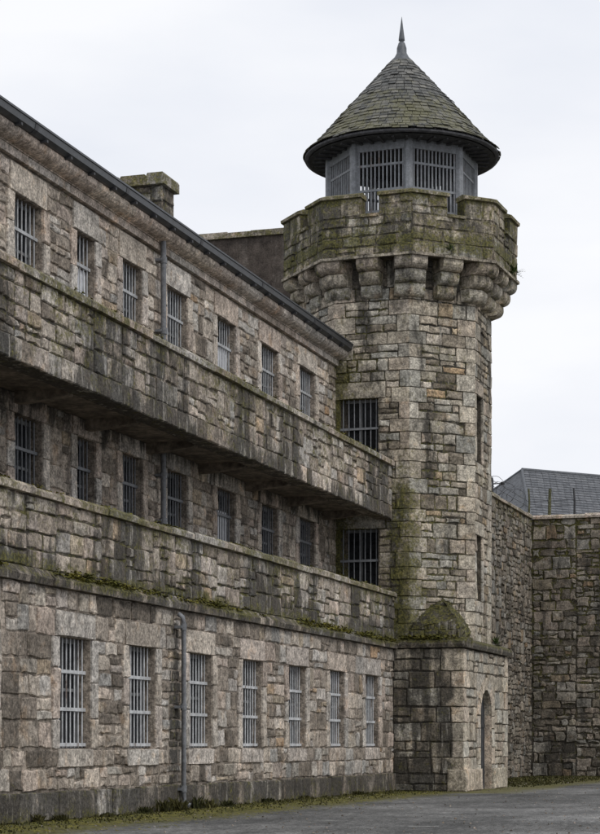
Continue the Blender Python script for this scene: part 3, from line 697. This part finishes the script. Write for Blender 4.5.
for i in range(NC):
    t0, t1 = i / NC, (i + 1.55) / NC; ra, rb = r0_ + (r1_ - r0_) * t0, max(.2, r0_ + (r1_ - r0_) * t1); za, zb2 = [z0_ + .02 + (z1_ - z0_) * t - .085 * (1 - math.exp(-t / .06)) * max(0, 1 - t) for t in (t0, t1)]
    n = max(9, int(2 * math.pi * ra / .21)); ph = rs.random()
    for k in range(n):
        qa_, qb_ = 2 * math.pi * (k + ph + .035) / n, 2 * math.pi * (k + 1 + ph - .035) / n; lift = .022 + rs.uniform(0, .016) + (.02 if rs.random() < .04 else 0); dz = rs.uniform(-.016, .014) - (.05 if rs.random() < .02 else 0)
        def pt(r_, q, z, h): return (LX + (r_ + h * .74) * math.cos(q), LY + (r_ + h * .74) * math.sin(q), z + h * .67)
        V = [pt(ra, qa_, za + dz, lift), pt(ra, qb_, za + dz, lift), pt(rb, qb_, zb2, .004), pt(rb, qa_, zb2, .004), pt(ra, qa_, za + dz, lift - .018), pt(ra, qb_, za + dz, lift - .018)]
        sm.add(V, [(0, 1, 2, 3), (4, 5, 1, 0), (4, 0, 3), (5, 2, 1)], (rs.random(), .5, 1))
sm.obj('slates', 'slate', roof)
m = MB(); m.lathe((LX, LY), [(.33, 19.44), (.31, 19.49), (.2, 19.6), (.135, 19.72), (.13, 19.86), (.085, 20.0), (.05, 20.02), (.05, 20.04), (.085, 20.06), (.08, 20.12), (.035, 20.45), (.004, 20.7)], 20)
m.obj('finial', 'lead', roof)

# ------------------------------------------------------------------ dark block behind
rb = thing('rear_block', 'dark streaked wall of a block rising behind the cell block roof beside the tower', 'building', (-21, 56, 0))
m = MB(); m.wbox(-24, -15.0, 54, 62, 0, 15.95); m.obj('wall', 'render', rb)
m = MB(lambda x, y, z: .6, lambda x, y, z: .3); x = -24.1; r = random.Random(2)
while x < -14.9: L = r.uniform(.7, 1.3); m.wbox(x, x + L - .01, 53.9, 54.5, 15.952, 16.12 + r.uniform(-.015, .015), rtone(r, .3, .6)); x += L
m.obj('coping', 'granite', rb)

# ------------------------------------------------------------------ perimeter walls
XW, YW, HW = -14.0, 73.0, 9.66
def cope(m, p0, p1, r, along):
    t = 0; d = (Vector(p1) - Vector(p0)); L_ = d.length; pl = Plane(p0, d)
    while t < L_:
        L = min(r.uniform(.7, 1.4), L_ - t); h = r.uniform(-.03, .03)
        m.prism(pl, [(-.5, HW), (.05, HW), (.06, HW + .08), (-.05, HW + .17 + h), (-.35, HW + .2 + h), (-.5, HW + .08)], t + .003, t + L - .003, rtone(r, .45, .75, .8, 1.15)); t += L + .001
r = random.Random(41)
pw = thing('perimeter_wall', 'high dark rubble boundary wall running away behind the tower towards the corner', 'wall', (XW, 62, 0), 'perimeter walls')
m = MB(lambda x, y, z: .12 + .4 * sst(z, 8.6, 9.6), lambda x, y, z: .12)
rubble(m, YP(XW), 53.0, YW, 0, HW, [], r, (.16, .42), (.16, .6), .024, .042, .06, chunk=1.2, split=.45); m.wbox(XW - .5, XW - .06, 53.0, YW + .06, 0, HW, (.1, .5, .5)); m.obj('masonry', 'rubble', pw)
m = MB(lambda x, y, z: .55, lambda x, y, z: .2); cope(m, (XW, 53, 0), (XW, YW, 0), r, 1); m.obj('coping', 'granite', pw)
pw = thing('perimeter_wall', 'high dark rubble boundary wall facing the camera across the end of the yard', 'wall', (-4, YW, 0), 'perimeter walls')
m = MB(lambda x, y, z: .06 + .4 * sst(z, 8.8, 9.6) + .2 * max(0, 1 - (x - XW) / 1.2), lambda x, y, z: .42)
rubble(m, XP(YW), XW, 10, 0, HW, [], r, (.18, .5), (.2, .75), .024, .048, .06, chunk=1.3, split=.5); m.wbox(XW - .5, 10, YW + .06, YW + .5, 0, HW, (.1, .5, .5)); m.obj('masonry', 'rubble', pw)
m = MB(lambda x, y, z: .35, lambda x, y, z: .1); cope(m, (XW + .02, YW, 0), (10, YW, 0), r, 0); m.obj('coping', 'granite', pw)

# ------------------------------------------------------------------ slate roofed house beyond the wall
def cpt(px, dist, h): x = (px - 300) / 1600 * dist; c, s = math.cos(TH), math.sin(TH); return Vector((c * x - s * dist, s * x + c * dist, h))
dz_ = 88; rl = cpt(481, dz_, 1.17 + (684.5 - 460) / 1600 * dz_)
c_, s_ = math.cos(TH), math.sin(TH); cw2 = lambda x, z: Vector((c_ * x - s_ * z, s_ * x + c_ * z, 0))
ru = cw2(1.725, 1).normalized(); rpv = cw2(1, -1.725).normalized()
ho = thing('slate_house', 'grey hipped slate roof of a building standing beyond the boundary wall', 'building', (rl.x, rl.y, 0))
LR_ = 22; rise, run = 4.2, 6.0
re = rl + ru * LR_; e1 = rl - ru * run * .62 + rpv * run - Z * rise; e2 = re + ru * run + rpv * run - Z * rise; e3 = re + ru * run - rpv * run - Z * rise; e4 = rl - ru * run * .62 - rpv * run - Z * rise
m = MB(); r = random.Random(6); m.add([rl, re, e1, e2, e3, e4], [(2, 3, 1, 0), (4, 5, 0, 1), (5, 2, 0), (3, 4, 1)], (.4, .5, 1))
nrm = (e2 - e1).cross(re - e1).normalized(); nr = 30
for i in range(nr):
    t0, t1 = i / nr, (i + 1.3) / nr; A, B = e1.lerp(rl, t0), e2.lerp(re, t0); C2, D2 = e1.lerp(rl, min(1, t1)), e2.lerp(re, min(1, t1)); L = (B - A).length; k = 0; ph = .17 * (i % 2)
    n = int(L / .36)
    for k in range(n):
        u0, u1 = k / n, (k + .95) / n; lf = .03
        m.add([A.lerp(B, u0) + nrm * lf, A.lerp(B, u1) + nrm * lf, C2.lerp(D2, u1) + nrm * .004, C2.lerp(D2, u0) + nrm * .004, A.lerp(B, u0), A.lerp(B, u1)], [(0, 1, 2, 3), (4, 5, 1, 0)], (r.random(), .5, 1))
ro2 = m.obj('roof', 'far_slate', ho)
m = MB(); m.tube([rl, re], .09, 8); m.tube([e1, rl], .06, 8); m.tube([e4, rl], .06, 8); m.obj('ridge', 'lead', ro2)
m = MB(); ins = .3; q = [e1 - rpv * ins + ru * ins, e2 - rpv * ins - ru * ins, e3 + rpv * ins - ru * ins, e4 + rpv * ins + ru * ins]
m.add([Vector((p.x, p.y, 0)) for p in q] + [p + Z * .05 for p in q], [(0, 1, 5, 4), (1, 2, 6, 5), (2, 3, 7, 6), (3, 0, 4, 7)]); m.obj('wall', 'render', ho)

# ------------------------------------------------------------------ fence posts and barbed wire on the walls
def post(x, y, z0, z1, r_, mat, label, arm=None):
    p = thing('fence_post', label, 'fence post', (x, y, z0), 'fence posts on the perimeter walls')
    m = MB(); rr = random.Random(int(x * 100)); m.tube([(x, y, z0 - .1), (x + rr.uniform(-.02, .02), y, (z0 + z1) / 2), (x + rr.uniform(-.03, .03), y, z1)], [r_ * 1.05, r_, r_ * .9], 7); m.obj('pole', mat, p)
    if arm:
        m = MB(); m.tube([(x, y, z1 - .22), (x + arm, y + .05, z1 - .2)], .02); m.lathe((x + arm, y + .05), [(.0, z1 - .26), (.07, z1 - .25), (.07, z1 - .16), (.0, z1 - .14)], 8); m.obj('insulator', 'iron', p)
post(XW - .2, 66.7, HW + .15, 10.42, .035, 'iron', 'thin dark metal post with a small insulator on the receding wall', .35)
post(-14.2, 73.3, HW + .15, 10.86, .036, 'post_wood', 'weathered post standing at the corner of the two walls')
post(-13.42, 73.3, HW + .15, 10.82, .062, 'post_wood', 'thick mossy timber post between the corner post and the dark one')
post(-12.47, 73.3, HW + .15, 10.82, .045, 'iron', 'dark thick post furthest along the wall facing the camera')
m = MB(); pts = []; r = random.Random(15)
for i in range(330):
    q = i / 330; a = i * .27; rad = .34 + .1 * math.sin(i * .13); y = 58 + q * 13.5; pts.append((XW - .2 + rad * math.cos(a) + r.uniform(-.03, .03), y, HW + .45 + rad * math.sin(a)))
m.tube(pts, .008, 4)
for h in (.5, .7): m.tube([(XW - .2, 56, HW + h), (XW - .2, 66.7, HW + h - .02), (-14.2, 73.3, HW + h), (-12.47, 73.3, HW + h + .02)], .009, 4)
for i in range(0, 330, 6): p = Vector(pts[i]); m.tube([p - Vector((.04, .02, .04)), p + Vector((.04, .02, .04))], .008, 3)
tag(m.obj('barbed_wire', 'iron'), 'loose coil of barbed wire along the top of the receding wall', 'barbed wire')

# ------------------------------------------------------------------ moss, grass and small plants
def blades(mb, x, y, z, n, spread, h, r, wd=.012, flat=.6):
    for _ in range(n):
        a = r.uniform(0, 6.283); px, py = x + r.gauss(0, spread), y + r.gauss(0, spread); hh = h * r.uniform(.5, 1.2); le = hh * flat * r.uniform(.2, 1.2)
        dx, dy = math.cos(a) * le, math.sin(a) * le; sx, sy = -math.sin(a) * wd, math.cos(a) * wd
        mb.add([(px - sx, py - sy, z), (px + sx, py + sy, z), (px + dx * .5 + sx, py + dy * .5 + sy, z + hh * .7), (px + dx, py + dy, z + hh), (px + dx * .5 - sx, py + dy * .5 - sy, z + hh * .7)], [(0, 1, 2, 3, 4)])
r = random.Random(50); mb = MB()
for _ in range(800):
    y = r.uniform(20, 48.2); k = min(abs(r.gauss(0, .6)), 1.7); blades(mb, X0 + .08 + k, y, 0, 4, .05, .035 if k > .2 else .055, r, .012)
for _ in range(1500):
    y = r.uniform(54, 73); x = r.uniform(-13.9, -10.6 + (y - 54) * .1) if r.random() < .5 else r.uniform(-13.9, 4)
    if x > -10.4 and y < 69: y = r.uniform(69, 73)
    blades(mb, x, y, 0, 4, .1, .05, r, .018)
tag(mb.obj('grass', 'grass'), 'low mossy grass along the foot of the walls', None, kind='stuff')
r = random.Random(51); mb = MB()
def clump(x, y, z, n, s, h):
    for _ in range(n):
        a = r.uniform(0, 6.28); px, py = x + r.gauss(0, s * .3), y + r.gauss(0, s); q = r.uniform(.015, .04); hh = z + r.random() * h
        mb.add([(px + q, py, hh), (px, py + q, hh + r.uniform(-.02, .03)), (px - q, py, hh + r.uniform(-.01, .03)), (px, py - q, hh + r.uniform(-.02, .03))], [(0, 1, 2, 3)])
for _ in range(300):
    y = r.uniform(20, 48.3)
    if math.sin(y * 1.1) + math.sin(y * .43 + 1) + r.gauss(0, .7) > -.2: clump(X0 + .02, y, 3.78, r.choice((5, 10, 26, 40)), .15, r.choice((.05, .08, .14)))
for _ in range(150): clump(X0 - .2 + r.uniform(-.1, .2), r.uniform(20, 48.3), 5.095, 6, .1, .03); clump(X0 - .3 + r.uniform(-.1, .2), r.uniform(20, 48.3), 8.445, 6, .1, .03)
for _ in range(60): clump(r.uniform(-12.7, -11.2), BY0 + .1, 3.84, 14, .1, .12)
tag(mb.obj('moss', 'moss'), 'tufts of yellow green moss on the ledges and copings', None, kind='stuff')
for k, (y, h) in enumerate(((26.9, .13), (27.6, .1), (29.3, .08), (31.2, .12), (31.9, .2), (32.5, .24), (33.7, .22), (34.2, .16), (35.1, .12), (37.8, .1), (40.2, .09), (44.1, .1))):
    m = MB(); blades(m, X0 + .16 + .05 * (k % 3), y, 0, 40, .055, h, r, .02, .8)
    tag(m.obj('weed', 'grass'), 'small grassy weed tuft growing along the foot of the cell block', 'weed', 'weeds along the foot of the cell block')
r = random.Random(77)
mb = MB()
for _ in range(1900):
    y = 17 + 55 * r.random() ** 1.8; x = r.uniform(X0 + .1, X0 + .1 + .22 * y + 3) if r.random() < .7 else X0 + .1 + abs(r.gauss(0, 1.0))
    q = r.uniform(.006, .017) * (1 + .012 * y); a = r.random() * 6.28; h = q * r.uniform(.5, 1.1); P = [(x + q * math.cos(a + k * 1.571) * r.uniform(.7, 1.2), y + q * math.sin(a + k * 1.571) * r.uniform(.7, 1.2), .0) for k in range(4)]
    mb.add(P + [(p[0] * .6 + x * .4, p[1] * .6 + y * .4, h) for p in P], [(0, 1, 5, 4), (1, 2, 6, 5), (2, 3, 7, 6), (3, 0, 4, 7), (4, 5, 6, 7)], (r.random(), .5, r.uniform(.35, .75)))
tag(mb.obj('gravel', 'granite'), 'loose grit and small stone chips scattered over the asphalt', None, kind='stuff')
mb = MB()
for _ in range(2200):
    y = r.uniform(18, 48.2); k = abs(r.gauss(0, .9)); x = X0 + .1 + min(k, 2.4)
    for _ in range(4):
        q = r.uniform(.012, .035); px, py, hh = x + r.gauss(0, .09), y + r.gauss(0, .12), r.uniform(.004, .02); mb.add([(px + q, py, .003), (px, py + q, .003 + hh * .5), (px - q, py, hh + .003), (px, py - q, .003 + hh * .4)], [(0, 1, 2, 3)])
tag(mb.obj('ground_moss', 'moss'), 'flat cushions of moss spreading from the wall onto the asphalt', None, kind='stuff')
def plant(x, y, z, n, s, label):
    m = MB(); rr = random.Random(int(abs(x * 77 + z * 13)))
    for _ in range(n):
        a = rr.uniform(0, 6.28); el = rr.uniform(-.3, 1.3); L = s * rr.uniform(.4, 1); d = Vector((math.cos(a) * math.cos(el), math.sin(a) * math.cos(el), math.sin(el))); t = d.cross(Z).normalized() * L * .16; p = Vector((x, y, z))
        for q in (.3, .5, .7, .9):
            c = p + d * L * q - Z * (q * q * L * .25); m.add([c - t * (1.2 - q), c + d * L * .12, c + t * (1.2 - q), c - d * L * .1], [(0, 1, 2, 3)])
    tag(m.obj('plant', 'fern'), label, 'plant', 'small plants growing from the tower stonework')
def pp_(k, t, z, o=.05): pl, L = oct_face(PXc, PYc, PA + o, k, PROT); return pl.pt(L * t, z)
p = pp_(2, .75, 13.72); plant(*p, 40, .42, 'small green fern sprouting from the right edge of the battlements')
plant(BX - .05, 52.6, 3.92, 40, .36, 'green fern growing on the ledge above the arched door')
p = pp_(1, .45, 13.75); plant(*p, 26, .26, 'tiny plant rooted low on the front of the battlements')
